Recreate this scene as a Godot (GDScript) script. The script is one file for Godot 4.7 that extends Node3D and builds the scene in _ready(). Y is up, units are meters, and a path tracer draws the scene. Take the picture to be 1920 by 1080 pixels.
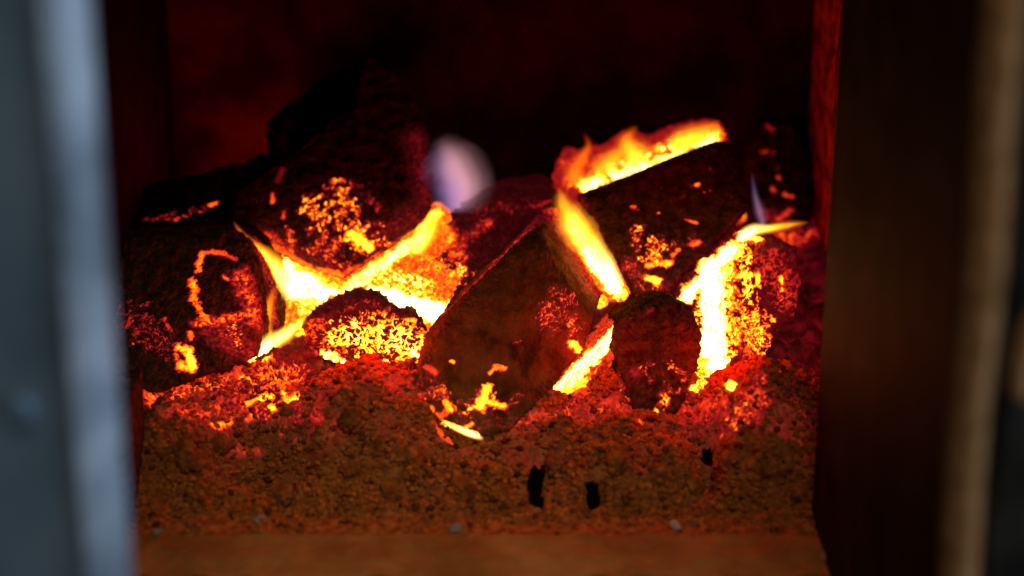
extends Node3D

# A wood stove's firebox with burning briquettes. Units are metres, y is up, +z comes out of the stove door.

const PITCH := 21.0
const FOCAL := 4000.0           # focal length in pixels of a 1920 wide picture, used to lay things out along sight lines
var cam_pos := Vector3(0, 0.3584, 0.9336)
var fwd := Vector3(0, -0.3584, -0.9336)
var upv := Vector3(0, 0.9336, -0.3584)

var n_soft := FastNoiseLite.new()
var n_fine := FastNoiseLite.new()
var n_cell := FastNoiseLite.new()
var n_vein := FastNoiseLite.new()
var n_warp := FastNoiseLite.new()
var n_big := FastNoiseLite.new()
var n_ridge := FastNoiseLite.new()
var rng := RandomNumberGenerator.new()
var M := {}
var used := {}
var ramp_tex: ImageTexture


func _ready() -> void:
	# ---------------------------------------------------------------- camera, air, light
	var cam := Camera3D.new()
	cam.name = "camera"
	cam.near = 0.05
	cam.far = 20.0
	cam.fov = 15.3768
	var lensing := CameraAttributesPhysical.new()
	lensing.frustum_focal_length = 88.9
	lensing.frustum_focus_distance = 1.008
	lensing.frustum_near = 0.05
	lensing.frustum_far = 20.0
	lensing.exposure_aperture = 4.3
	cam.attributes = lensing
	add_child(cam)
	cam.look_at_from_position(cam_pos, Vector3.ZERO, Vector3.UP)
	cam.current = true
	var we := WorldEnvironment.new()
	we.name = "world_environment"
	var env := Environment.new()
	env.background_mode = Environment.BG_COLOR
	env.background_color = Color(0.008, 0.009, 0.011).linear_to_srgb()
	env.tonemap_mode = Environment.TONE_MAPPER_LINEAR
	env.tonemap_exposure = 1.0
	env.sdfgi_enabled = true
	env.ssao_enabled = true
	env.ssil_enabled = true
	we.environment = env
	add_child(we)
	# daylight of the room: a high window behind the camera and a tall one off to the right
	for w in [["high_window_daylight", Vector3(0.25, 1.85, 1.75), Vector2(1.1, 0.8), Color(1.0, 0.96, 0.90), 1.9], ["side_window_daylight", Vector3(2.4, 0.15, 0.62), Vector2(0.9, 1.0), Color(0.74, 0.87, 1.0), 8.0]]:
		var day := AreaLight3D.new()
		day.name = w[0]
		day.area_size = w[2]
		day.light_color = w[3]
		day.light_energy = w[4]
		day.area_range = 8.0
		day.shadow_enabled = true
		add_child(day)
		day.look_at_from_position(w[1], Vector3(-0.05, 0, 0.1), Vector3.UP)
	setup_noise()
	setup_materials()
	fire_lights()
	# ---------------------------------------------------------------- structure, then the fire
	build_stove()
	build_beds()
	build_briquettes()
	build_coals()
	build_lumps()
	build_flames()
	build_chips()


# -------------------------------------------------------------------- small helpers
func at(x: float, y: float, d: float) -> Vector3:
	return cam_pos + fwd * d + Vector3.RIGHT * ((x - 960.0) / FOCAL * d) + upv * ((540.0 - y) / FOCAL * d)


func numbered(called: String) -> String:
	if not used.has(called):
		used[called] = 0
		return called
	used[called] += 1
	return "%s_%03d" % [called, used[called]]


func tag(o: Node, label: String, category: String, group := "", kind := "") -> Node:
	o.set_meta("label", label)
	if category: o.set_meta("category", category)
	if group: o.set_meta("group", group)
	if kind: o.set_meta("kind", kind)
	return o


func thing(called: String, label: String, category: String, group := "") -> Node3D:
	var o := Node3D.new()
	o.name = numbered(called)
	add_child(o, true)
	tag(o, label, category, group)
	return o


func put(called: String, mesh: Mesh, m: Material, parent: Node = self) -> MeshInstance3D:
	var o := MeshInstance3D.new()
	o.name = numbered(called) if parent == self else called
	o.mesh = mesh
	if m: o.material_override = m
	parent.add_child(o, true)
	return o


func setup_noise() -> void:
	rng.seed = 7
	var k := 11
	for n in [n_soft, n_fine, n_cell, n_vein, n_warp, n_big]:
		n.seed = k
		k += 7
		n.fractal_type = FastNoiseLite.FRACTAL_NONE
		n.frequency = 1.0
	n_soft.noise_type = FastNoiseLite.TYPE_SIMPLEX_SMOOTH
	n_soft.frequency = 0.09
	n_soft.fractal_type = FastNoiseLite.FRACTAL_FBM
	n_soft.fractal_octaves = 3
	n_fine.noise_type = FastNoiseLite.TYPE_SIMPLEX_SMOOTH
	n_fine.frequency = 0.42
	n_fine.fractal_type = FastNoiseLite.FRACTAL_FBM
	n_fine.fractal_octaves = 2
	n_cell.noise_type = FastNoiseLite.TYPE_CELLULAR
	n_cell.frequency = 0.34
	n_cell.cellular_return_type = FastNoiseLite.RETURN_DISTANCE
	n_vein.noise_type = FastNoiseLite.TYPE_CELLULAR
	n_vein.frequency = 0.40
	n_vein.cellular_return_type = FastNoiseLite.RETURN_DISTANCE2_SUB
	n_warp.noise_type = FastNoiseLite.TYPE_SIMPLEX_SMOOTH
	n_warp.frequency = 0.16
	n_warp.fractal_type = FastNoiseLite.FRACTAL_FBM
	n_warp.fractal_octaves = 3
	n_ridge.seed = 91
	n_ridge.noise_type = FastNoiseLite.TYPE_SIMPLEX_SMOOTH
	n_ridge.frequency = 0.17
	n_ridge.fractal_type = FastNoiseLite.FRACTAL_FBM
	n_ridge.fractal_octaves = 3
	n_big.noise_type = FastNoiseLite.TYPE_SIMPLEX_SMOOTH
	n_big.frequency = 0.035


func noise_tex(sd: int, freq: float, a: Color, b: Color, c: Color, octaves := 5) -> NoiseTexture2D:
	var t := NoiseTexture2D.new()
	t.width = 512
	t.height = 512
	t.seamless = true
	var n := FastNoiseLite.new()
	n.seed = sd
	n.noise_type = FastNoiseLite.TYPE_SIMPLEX_SMOOTH
	n.frequency = freq
	n.fractal_octaves = octaves
	n.fractal_gain = 0.62
	t.noise = n
	var g := Gradient.new()
	g.offsets = PackedFloat32Array([0.22, 0.5, 0.8])
	g.colors = PackedColorArray([a.linear_to_srgb(), b.linear_to_srgb(), c.linear_to_srgb()])
	t.color_ramp = g
	return t


func bump_tex(sd: int, freq: float) -> NoiseTexture2D:
	return noise_tex(sd, freq, Color.BLACK, Color(0.22, 0.22, 0.22), Color.WHITE)


func rough_mat(called: String, albedo: Texture2D, bump: Texture2D, scale: float, depth: float, rough := 0.95) -> StandardMaterial3D:
	var m := StandardMaterial3D.new()
	m.resource_name = called
	m.albedo_texture = albedo
	m.roughness = rough
	m.metallic_specular = 0.15
	m.uv1_triplanar = true
	m.uv1_scale = Vector3.ONE * scale
	if bump:
		m.heightmap_enabled = true
		m.heightmap_texture = bump
		m.heightmap_scale = depth
	M[called] = m
	return m


func glowing(base: String) -> StandardMaterial3D:
	# the same crust, giving off light where hot or painted with firelight: the vertex temperature (uv2.x) is looked up on a black-body ramp
	var m: StandardMaterial3D = M[base].duplicate()
	m.resource_name = base + " ember glow"
	m.emission_enabled = true
	m.emission = Color.BLACK
	m.emission_energy_multiplier = 1.0
	m.emission_texture = ramp_tex
	m.emission_on_uv2 = true
	m.texture_repeat = true
	M[base + "_glow"] = m
	return m


func setup_materials() -> void:
	# row 0 to 7: ember colours from cold to white hot; row 8 to 15: blue and pink gas flame
	var stops := [0.0, 0.2, 0.34, 0.46, 0.57, 0.67, 0.76, 0.85, 0.93, 1.0]
	var hot := [Color(0, 0, 0), Color(0.02, 0.0005, 0.0015), Color(0.12, 0.002, 0.006), Color(0.42, 0.009, 0.008), Color(1.1, 0.06, 0.008), Color(2.0, 0.30, 0.006), Color(3.2, 0.95, 0.02), Color(5.0, 1.9, 0.07), Color(7.5, 3.8, 0.6), Color(10.0, 6.5, 2.6)]
	var gas := [Color(0, 0, 0), Color(0.03, 0.02, 0.08), Color(0.10, 0.06, 0.26), Color(0.24, 0.13, 0.42), Color(0.50, 0.24, 0.52), Color(0.85, 0.40, 0.50), Color(1.1, 0.52, 0.50), Color(1.2, 0.6, 0.52), Color(1.3, 0.8, 0.8), Color(1.4, 1.0, 1.1)]
	var im := Image.create(256, 16, false, Image.FORMAT_RGBAF)
	for x in 256:
		var t := x / 255.0
		var k := 0
		while k < stops.size() - 2 and t > stops[k + 1]: k += 1
		var f: float = clampf((t - stops[k]) / (stops[k + 1] - stops[k]), 0, 1)
		for y in 16:
			im.set_pixel(x, y, (hot[k] as Color).lerp(hot[k + 1], f) if y < 8 else (gas[k] as Color).lerp(gas[k + 1], f))
	ramp_tex = ImageTexture.create_from_image(im)
	var grit := bump_tex(3, 0.03)
	var grain := bump_tex(5, 0.012)
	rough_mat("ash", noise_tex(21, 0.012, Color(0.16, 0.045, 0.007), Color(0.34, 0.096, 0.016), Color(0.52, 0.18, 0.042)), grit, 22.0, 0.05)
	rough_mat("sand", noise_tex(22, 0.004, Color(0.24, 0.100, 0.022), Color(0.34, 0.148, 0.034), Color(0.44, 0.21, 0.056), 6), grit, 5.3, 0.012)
	rough_mat("crust", noise_tex(23, 0.014, Color(0.03, 0.014, 0.007), Color(0.075, 0.034, 0.012), Color(0.15, 0.07, 0.026)), grit, 20.0, 0.06)
	rough_mat("face", noise_tex(24, 0.008, Color(0.045, 0.018, 0.004), Color(0.13, 0.054, 0.011), Color(0.2, 0.09, 0.022)), grit, 14.0, 0.02)
	rough_mat("char", noise_tex(25, 0.010, Color(0.012, 0.007, 0.0045), Color(0.03, 0.017, 0.01), Color(0.06, 0.034, 0.018)), grit, 18.0, 0.05)
	for b in ["ash", "crust", "face", "char"]: glowing(b)
	rough_mat("firebrick", noise_tex(26, 0.010, Color(0.12, 0.007, 0.017), Color(0.42, 0.026, 0.052), Color(0.7, 0.07, 0.09)), grit, 9.0, 0.14)
	rough_mat("soot", noise_tex(27, 0.010, Color(0.002, 0.0014, 0.0014), Color(0.004, 0.0026, 0.0028), Color(0.008, 0.0055, 0.0055)), grain, 5.0, 0.08)
	rough_mat("sooty_back", noise_tex(28, 0.006, Color(0.012, 0.0008, 0.005), Color(0.03, 0.0021, 0.012), Color(0.052, 0.0045, 0.021)), grain, 4.0, 0.10)
	var steel := rough_mat("steel", noise_tex(29, 0.006, Color(0.075, 0.118, 0.158), Color(0.1, 0.15, 0.195), Color(0.13, 0.185, 0.23)), grain, 3.0, 0.02, 0.42)
	steel.metallic = 0.2
	steel.metallic_specular = 0.5
	var highlight_mat := rough_mat("highlight_steel", noise_tex(33, 0.008, Color(0.05, 0.062, 0.078), Color(0.15, 0.17, 0.2), Color(0.31, 0.325, 0.34)), grain, 3.2, 0.02, 0.42)  # lighter, patchy steel: the jamb edge's highlight put into the colour
	highlight_mat.metallic_specular = 0.5
	var iron := rough_mat("iron", noise_tex(30, 0.008, Color(0.010, 0.0098, 0.0084), Color(0.019, 0.018, 0.015), Color(0.034, 0.032, 0.026)), grain, 4.0, 0.04, 0.7)
	iron.metallic_specular = 0.06
	rough_mat("rope", noise_tex(31, 0.02, Color(0.15, 0.07, 0.027), Color(0.23, 0.108, 0.042), Color(0.3, 0.15, 0.065)), grit, 12.0, 0.08)
	rough_mat("chip", noise_tex(32, 0.02, Color(0.42, 0.38, 0.33), Color(0.55, 0.50, 0.44), Color(0.68, 0.63, 0.56)), grit, 20.0, 0.03)
	for k in ["flame", "gas_flame"]:
		var f := StandardMaterial3D.new()
		f.resource_name = k
		f.transparency = BaseMaterial3D.TRANSPARENCY_ALPHA
		f.cull_mode = BaseMaterial3D.CULL_DISABLED
		f.albedo_color = Color(0, 0, 0)
		f.vertex_color_use_as_albedo = true
		f.roughness = 1.0
		f.specular_mode = BaseMaterial3D.SPECULAR_DISABLED
		f.emission_enabled = true
		f.emission = Color.BLACK
		f.emission_texture = ramp_tex
		f.emission_on_uv2 = true
		M[k] = f


func fire_lights() -> void:
	for l in [[560, 620, 0.985, 0.0019], [720, 620, 0.975, 0.0019], [1350, 640, 0.975, 0.0022], [1120, 620, 0.975, 0.0015], [1230, 260, 1.06, 0.0002], [445, 296, 1.135, 0.0030], [1475, 520, 1.03, 0.0006]]:  # added bodiless lamps near the embers; one hidden at left reddens the back wall
		var o := OmniLight3D.new()
		o.name = numbered("added_ember_light")
		o.position = at(l[0], l[1], l[2])
		o.light_color = Color(1.0, 0.15, 0.04)
		o.light_energy = l[3]
		o.light_size = 0.015
		o.omni_range = 3.0
		o.omni_attenuation = 2.0
		o.shadow_enabled = true
		add_child(o)


# -------------------------------------------------------------------- heat strokes: where something glows, or firelight is painted on as glow
# [a, b, radius, strength, mode]; mode 0 solid with a ragged rim, 1 net of cracks, 2 soft dull glow, 3 lumps of heat
func heat(p: Vector3, strokes: Array) -> float:
	var best := 0.0
	var q := p * 1000.0
	var have := false
	var w := 0.0
	var fine := 0.0
	var vein := -1.0
	for s in strokes:
		var a: Vector3 = s[0]
		var ab: Vector3 = s[1] - a
		var r: float = s[2]
		var t := clampf((p - a).dot(ab) / maxf(ab.length_squared(), 1e-9), 0.0, 1.0)
		var d := p.distance_to(a + ab * t)
		if d > r * 1.9: continue
		if not have:
			w = n_warp.get_noise_3dv(q)
			fine = n_fine.get_noise_3dv(q * 1.1)
			have = true
		var e: float = d / r + w * 0.55 + fine * 0.45
		if e > 1.0: continue
		var v: float = s[3]
		match int(s[4]):
			0:
				v *= pow(clampf((1.0 - e) * 1.9, 0.0, 1.0), 0.42)
				v *= 1.0 + 0.16 * fine + 0.10 * w
			1:
				if vein < 0.0: vein = n_vein.get_noise_3dv(q + Vector3.ONE * (w * 2.4)) + 1.0
				var line := 0.86 * (1.0 - smoothstep(0.02, 0.20 + 0.1 * w, vein))
				line = maxf(line, 1.0 - smoothstep(0.03, 0.15 + 0.05 * w, absf(n_ridge.get_noise_3dv(q))))
				var gate := smoothstep(-0.25, 0.25, n_soft.get_noise_3dv(q * 1.7) + 0.5 * (1.0 - e) - 0.12)
				var ring := gate * clampf((1.0 - e) * 2.4, 0.0, 1.0)
				v = maxf(v * line * ring, (0.36 + 0.12 * fine) * ring * smoothstep(0.5, 0.7, v))
			2:
				v *= clampf(1.0 - e, 0.0, 1.0) * (0.85 + 0.5 * n_fine.get_noise_3dv(q))
			5:  # grainy red: firelight falling on ash and briquette sides, painted as emission
				var grain := 1.0 - clampf(n_cell.get_noise_3dv(q * 2.2) + 1.0, 0.0, 1.0)
				v *= pow(clampf(1.0 - e, 0.0, 1.0), 0.5) * clampf(0.16 + 1.05 * grain + 0.40 * fine + 0.40 * w, 0.0, 1.12)
			4:
				var wide := n_vein.get_noise_3dv(q * 0.5 + Vector3.ONE * (w * 2.0)) + 1.0
				v *= (1.0 - smoothstep(0.08, 0.45 + 0.15 * fine, wide)) * clampf((1.0 - e) * 2.4, 0.0, 1.0) * (1.0 + 0.2 * fine)
			3:
				var lump := 1.0 - clampf(n_cell.get_noise_3dv(q * 1.3) + 1.0, 0.0, 1.0)
				v *= clampf((1.0 - e) * 1.8, 0.0, 1.0) * clampf(0.52 + lump * 0.62 + 0.5 * fine + 0.35 * w, 0.0, 1.08)
		best = maxf(best, v)
	return clampf(best, 0.0, 1.0)


# rows x cols grid of points -> mesh with a cold and a glowing surface; wrap joins the last column to the first
func grid_mesh(P: PackedVector3Array, T: PackedFloat32Array, rows: int, cols: int, wrap: bool, flip: bool, cold: Material, hot: Material, caps_n := Vector3.ZERO, alpha := PackedFloat32Array(), v_row := 0.25) -> ArrayMesh:
	var N := PackedVector3Array()
	N.resize(P.size())
	var UV2 := PackedVector2Array()
	UV2.resize(P.size())
	for i in rows:
		var i0 := maxi(i - 1, 0) * cols
		var i1 := mini(i + 1, rows - 1) * cols
		for j in cols:
			var j0 := (j - 1 + cols) % cols if wrap else maxi(j - 1, 0)
			var j1 := (j + 1) % cols if wrap else mini(j + 1, cols - 1)
			var k := i * cols + j
			var n := (P[i * cols + j1] - P[i * cols + j0]).cross(P[i1 + j] - P[i0 + j])
			if n.length_squared() < 1e-24: n = caps_n if i < rows / 2 else -caps_n
			N[k] = n.normalized() * (-1.0 if flip else 1.0)
			UV2[k] = Vector2(clampf(T[k], 0.002, 0.998), v_row)
	var ic := PackedInt32Array()
	var ih := PackedInt32Array()
	for i in rows - 1:
		for j in (cols if wrap else cols - 1):
			var a := i * cols + j
			var b := i * cols + (j + 1) % cols
			var c := a + cols
			var d := b + cols
			if minf(minf(T[a], T[b]), minf(T[c], T[d])) < -0.5: continue    # a gap in the crust
			var is_hot := maxf(maxf(T[a], T[b]), maxf(T[c], T[d])) > 0.16
			var tri := [a, b, c, b, d, c] if flip else [a, c, b, b, c, d]
			if is_hot or not alpha.is_empty(): ih.append_array(tri)
			else: ic.append_array(tri)
	var mesh := ArrayMesh.new()
	var colors := PackedColorArray()
	if not alpha.is_empty():
		colors.resize(P.size())
		for k in P.size(): colors[k] = Color(1, 1, 1, alpha[k])
	for pair in [[ic, cold], [ih, hot]]:
		if (pair[0] as PackedInt32Array).is_empty(): continue
		var arr := []
		arr.resize(Mesh.ARRAY_MAX)
		arr[Mesh.ARRAY_VERTEX] = P
		arr[Mesh.ARRAY_NORMAL] = N
		arr[Mesh.ARRAY_TEX_UV2] = UV2
		if not alpha.is_empty(): arr[Mesh.ARRAY_COLOR] = colors
		arr[Mesh.ARRAY_INDEX] = pair[0]
		mesh.add_surface_from_arrays(Mesh.PRIMITIVE_TRIANGLES, arr)
		mesh.surface_set_material(mesh.get_surface_count() - 1, pair[1])
	return mesh


# -------------------------------------------------------------------- blocks: an outline with depth, rounded and roughened
func outline(pts: Array, count: int, smooth_steps: int) -> PackedVector3Array:
	var p := PackedVector3Array()
	for q in pts: p.append(at(q[0], q[1], q[2]))
	var cut := PackedVector3Array()
	for i in p.size():
		var b := p[(i + 1) % p.size()]
		var l := p[i].distance_to(b)
		cut.append(p[i])
		if l > 0.009:
			cut.append(p[i].lerp(b, 0.0035 / l))
			cut.append(p[i].lerp(b, 1.0 - 0.0035 / l))
	p = cut
	for s in smooth_steps:
		var r := PackedVector3Array()
		for i in p.size():
			var a := p[i]
			var b := p[(i + 1) % p.size()]
			r.append(a.lerp(b, 0.25))
			r.append(a.lerp(b, 0.75))
		p = r
	var total := 0.0
	for i in p.size(): total += p[i].distance_to(p[(i + 1) % p.size()])
	var out := PackedVector3Array()
	var i := 0
	var gone := 0.0
	for k in count:
		var want := total * k / count
		while gone + p[i].distance_to(p[(i + 1) % p.size()]) < want:
			gone += p[i].distance_to(p[(i + 1) % p.size()])
			i += 1
		out.append(p[i].lerp(p[(i + 1) % p.size()], (want - gone) / maxf(p[i].distance_to(p[(i + 1) % p.size()]), 1e-9)))
	return out


# o: outline, axis (vector from the front to the back face), bevel, rough (mm), layer (mm), strokes, n (columns), step (mm), keep "front"/"body"/""
func block(o: Dictionary) -> ArrayMesh:
	var cols: int = o.get("n", 300)
	var F := outline(o.pts, cols, o.get("smooth", 2))
	var C := Vector3.ZERO
	for p in F: C += p
	C /= cols
	var axis: Vector3 = o.axis
	var back: float = o.get("taper", 0.95)
	var bev: float = o.get("bevel", 0.004)
	var span := 0.0
	for p in F: span += p.distance_to(C)
	span /= cols
	var step: float = o.get("step", 0.0006)
	var nf := int(span / step)
	var nb := 8
	var ns := int(minf(axis.length(), 0.06) / (step * 1.6)) + 4
	var adir := axis.normalized()
	var bulge: float = o.get("bulge", 0.002)
	var rows := nf + 1 + nb + ns + 8
	var P := PackedVector3Array()
	P.resize(rows * cols)
	for j in cols:
		var b := F[j]
		var dir := (b - C)
		var rl := dir.length()
		var inner := b - dir / rl * bev
		var B := C + axis + dir * back
		var row := 0
		for i in nf + 1:
			var t := float(i) / nf
			P[row * cols + j] = C.lerp(inner, t) - adir * bulge * (1.0 - t * t)
			row += 1
		for i in nb:
			var a := (i + 1.0) / nb * PI / 2
			P[row * cols + j] = inner + dir / rl * bev * sin(a) + adir * bev * (1.0 - cos(a))
			row += 1
		var b0 := b + adir * bev
		for i in ns:
			P[row * cols + j] = b0.lerp(B, (i + 1.0) / ns)
			row += 1
		for i in 8:
			P[row * cols + j] = B.lerp(C + axis, (i + 1.0) / 8)
			row += 1
	# push the surface out and in
	var rough: float = o.get("rough", 0.35)
	var lump: float = o.get("lump", 0.0)
	var wavy: float = o.get("wavy", 0.8)
	var fibre: Vector3 = o.get("fibre", Vector3.ZERO)
	var D := P.duplicate()
	var face_rows := nf - int(bev / step)
	var face_rough: float = o.get("face_rough", 1.0)
	for i in rows - 8:
		var share: float = face_rough if i < face_rows else 1.0
		var i0 := maxi(i - 1, 0) * cols
		var i1 := mini(i + 1, rows - 1) * cols
		for j in cols:
			var k := i * cols + j
			var p := P[k]
			var n := (P[i * cols + (j + 1) % cols] - P[i * cols + (j - 1 + cols) % cols]).cross(P[i1 + j] - P[i0 + j])
			n = n.normalized() if n.length_squared() > 1e-24 else adir
			var q := p * 1000.0
			var h := wavy * n_soft.get_noise_3dv(q) * (0.4 + 0.6 * share)
			if i < 3: h *= i / 3.0
			h += rough * share * n_fine.get_noise_3dv(q * 1.5)
			if lump > 0.0: h += lump * share * (0.45 - clampf(n_cell.get_noise_3dv(q) + 1.0, 0.0, 1.0))
			if fibre != Vector3.ZERO and i >= face_rows:
				var along := fibre * q.dot(fibre)
				h += 0.8 * n_fine.get_noise_3dv((q - along) * 1.3 + along * 0.16)
			D[k] = p - n * h * 0.001
	var strokes: Array = o.get("strokes", [])
	var T := PackedFloat32Array()
	T.resize(rows * cols)
	var base: float = o.get("base", 0.0)
	var recess: float = 0.0007 if base == 0.0 else 0.0
	for k in (rows - 8) * cols:
		var t := heat(D[k], strokes)
		if base > 0.0:
			var q := D[k] * 1000.0
			t = maxf(t, base * (1.0 + 0.22 * n_warp.get_noise_3dv(q) + 0.24 * n_fine.get_noise_3dv(q)))
		T[k] = t
		if recess > 0.0 and t > 0.3: D[k] += adir * recess * smoothstep(0.3, 0.6, t)
	var keep: String = o.get("keep", "")
	if keep == "front":
		var c := face_rows * cols
		return grid_mesh(D.slice(0, c), T.slice(0, c), face_rows, cols, true, false, M[o.mat], M[o.mat + "_glow"], -adir)
	if keep == "body":
		var c := (face_rows - 1) * cols
		return grid_mesh(D.slice(c), T.slice(c), rows - face_rows + 1, cols, true, false, M[o.mat], M[o.mat + "_glow"], -adir)
	return grid_mesh(D, T, rows, cols, true, false, M[o.mat], M[o.mat + "_glow"], -adir)


# a heat stroke between two spots of a block's face; the depth is read off the plane of three of its corners
func plane_of(a: Array, b: Array, c: Array) -> Plane:
	return Plane(at(a[0], a[1], a[2]), at(b[0], b[1], b[2]), at(c[0], c[1], c[2]))


func on(pl: Plane, x: float, y: float) -> Vector3:
	var hit = pl.intersects_ray(cam_pos, (at(x, y, 1.0) - cam_pos).normalized())
	if hit == null: hit = pl.intersects_ray(cam_pos, -(at(x, y, 1.0) - cam_pos).normalized())
	return hit if hit != null else at(x, y, 1.0)


func marks(pl: Plane, list: Array) -> Array:
	var out := []
	for s in list:
		out.append([on(pl, s[0], s[1]), on(pl, s[2], s[3]), s[4] * 0.00025, s[5], s[6]])
	return out


func shift(px: float, py: float, deep: float) -> Vector3:
	return Vector3.RIGHT * px * 0.00025 - upv * py * 0.00025 + fwd * deep


# -------------------------------------------------------------------- the beds of ash and embers
var mounds := []      # [x, z, radius x, radius z, height]
var slots := []       # [x, half width, z0, z1, depth]


func ground(x: float, z: float) -> float:
	var h := 0.0
	if z > 0.095: h = -0.071
	elif z > 0.028: h = lerpf(-0.071, -0.041, smoothstep(0.0, 1.0, (0.095 - z) / 0.067) * 0.45 + 0.55 * (0.095 - z) / 0.067)
	elif z > -0.11: h = lerpf(-0.041, -0.024, (0.028 - z) / 0.138)
	else: h = -0.024
	for m in mounds:
		var d: float = ((x - m[0]) / m[2]) ** 2 + ((z - m[1]) / m[3]) ** 2
		if d < 1.0: h += m[4] * (1.0 - d) * (1.0 - d)
	return h


func on_bed(px: float, py: float) -> Vector3:
	var dir := (at(px, py, 1.0) - cam_pos)
	var s := 0.8
	while s < 1.3:
		var p := cam_pos + dir * s
		if p.y < ground(p.x, p.z): return p
		s += 0.001
	return cam_pos + dir * 1.1


func bed_marks(list: Array) -> Array:
	var out := []
	for s in list:
		out.append([on_bed(s[0], s[1]), on_bed(s[2], s[3]), s[4] * 0.00025, s[5], s[6]])
	return out


func add_mound(px: float, py: float, rx: float, rz: float, h: float) -> void:
	var p := on_bed(px, py)
	mounds.append([p.x, p.z, rx, rz, h])


func build_beds() -> void:
	add_mound(690, 790, 0.040, 0.042, 0.021)
	add_mound(1060, 735, 0.020, 0.022, -0.008)
	add_mound(510, 850, 0.034, 0.022, -0.024)
	add_mound(1200, 870, 0.05, 0.03, 0.004)
	add_mound(1215, 868, 0.007, 0.010, -0.010)
	add_mound(1400, 880, 0.006, 0.010, -0.009)
	add_mound(860, 900, 0.007, 0.008, -0.007)
	add_mound(600, 800, 0.030, 0.020, 0.006)
	add_mound(1430, 810, 0.032, 0.045, 0.026)
	add_mound(1180, 880, 0.040, 0.016, 0.006)
	add_mound(330, 850, 0.035, 0.03, 0.008)
	add_mound(1050, 790, 0.022, 0.025, 0.004)
	add_mound(920, 900, 0.03, 0.02, 0.004)
	add_mound(1330, 850, 0.012, 0.02, -0.016)
	for s in [[1004, 850, 966, 15.0, 0.003], [1113, 890, 948, 13.0, 0.003], [1326, 836, 880, 12.0, 0.003]]:
		var p0 := on_bed(s[0], s[1])
		var p1 := on_bed(s[0], s[2])
		slots.append([p0.x, s[3] * 0.00024, minf(p0.z, p1.z - 0.004), p1.z, s[4], p1.x])
	# ash in front: ember spots, plus firelight on the ash painted as red glow
	var hot := bed_marks([
		[290, 750, 480, 690, 60, 0.64, 3], [330, 775, 450, 760, 50, 0.56, 3], [400, 800, 500, 770, 12, 0.72, 0], [500, 770, 560, 745, 15, 0.82, 0], [440, 700, 470, 720, 14, 0.80, 0], [380, 740, 560, 760, 80, 0.54, 5], [560, 760, 530, 810, 16, 0.58, 3],
		[790, 745, 800, 790, 9, 0.62, 0], [800, 790, 850, 830, 9, 0.58, 0], [832, 792, 905, 822, 8, 0.97, 0], [980, 790, 1160, 760, 45, 0.52, 3], [1190, 790, 1240, 800, 12, 0.66, 1],
		[1290, 770, 1420, 740, 40, 0.56, 3], [1370, 800, 1400, 760, 40, 0.74, 1], [1420, 780, 1500, 840, 60, 0.36, 3], [600, 740, 760, 720, 60, 0.40, 3], [440, 640, 480, 690, 40, 0.55, 3],
		[420, 840, 480, 850, 20, 0.52, 3], [600, 740, 790, 710, 80, 0.52, 5], [380, 790, 620, 800, 70, 0.50, 5], [960, 800, 1200, 760, 80, 0.50, 5], [1290, 790, 1500, 780, 100, 0.50, 5], [720, 800, 860, 840, 60, 0.40, 5], [280, 760, 420, 740, 60, 0.52, 5], [1050, 850, 1480, 850, 60, 0.30, 5], [860, 850, 1000, 860, 40, 0.34, 3]])
	var P := PackedVector3Array()
	var T := PackedFloat32Array()
	var x0 := -0.178
	var x1 := 0.172
	var cols := 260
	var rows := 60
	for i in rows:
		for j in cols:
			P.append(bed_point(lerpf(x0, x1, j / (cols - 1.0)), lerpf(0.150, 0.112, i / (rows - 1.0))))
			T.append(0.0)
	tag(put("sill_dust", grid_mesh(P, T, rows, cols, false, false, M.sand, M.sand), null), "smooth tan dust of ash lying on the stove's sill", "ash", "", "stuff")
	P = PackedVector3Array()
	T = PackedFloat32Array()
	cols = 520
	rows = 190
	for i in rows:
		var z := lerpf(0.112, 0.008, i / (rows - 1.0))
		for j in cols:
			var p := bed_point(lerpf(x0, x1, j / (cols - 1.0)), z)
			P.append(p)
			var gap := false
			for s in slots:
				if slot_edge(s, p.x, p.z) < 0.82: gap = true
			T.append(-1.0 if gap else heat(p, hot))
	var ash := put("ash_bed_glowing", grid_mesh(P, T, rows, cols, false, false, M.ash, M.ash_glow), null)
	tag(ash, "brown crumbly ash sloping down from the embers to the stove's sill", "ash", "", "stuff")
	# embers behind
	var em := bed_marks([
		[470, 480, 560, 570, 60, 0.92, 3], [560, 560, 840, 580, 70, 0.95, 3], [640, 540, 810, 430, 50, 0.92, 3], [480, 660, 600, 640, 40, 0.7, 3], [860, 540, 900, 480, 60, 0.7, 3],
		[1060, 740, 1150, 640, 40, 0.9, 3], [1060, 420, 1160, 550, 50, 0.9, 3], [1300, 700, 1400, 480, 70, 0.95, 3], [1180, 590, 1280, 580, 40, 0.75, 3], [1400, 480, 1500, 440, 70, 0.6, 3],
		[600, 660, 780, 680, 50, 0.7, 3], [450, 720, 560, 700, 60, 0.55, 3], [1180, 420, 1420, 400, 90, 0.7, 3], [830, 420, 1000, 380, 60, 0.5, 3], [350, 335, 540, 300, 60, 0.72, 3]])
	P = PackedVector3Array()
	T = PackedFloat32Array()
	rows = 150
	cols = 420
	for i in rows:
		var z := lerpf(0.008, -0.197, i / (rows - 1.0))
		for j in cols:
			var p := bed_point(lerpf(x0 - 0.008, x1 - 0.006, j / (cols - 1.0)), z)
			P.append(p)
			T.append(maxf(heat(p, em), 0.22 + 0.2 * n_soft.get_noise_3dv(p * 1000.0)))
	var eb := put("ember_bed_glowing", grid_mesh(P, T, rows, cols, false, false, M.crust, M.crust_glow), null)
	tag(eb, "bed of red and yellow glowing embers under the briquettes", "embers", "", "stuff")
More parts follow.
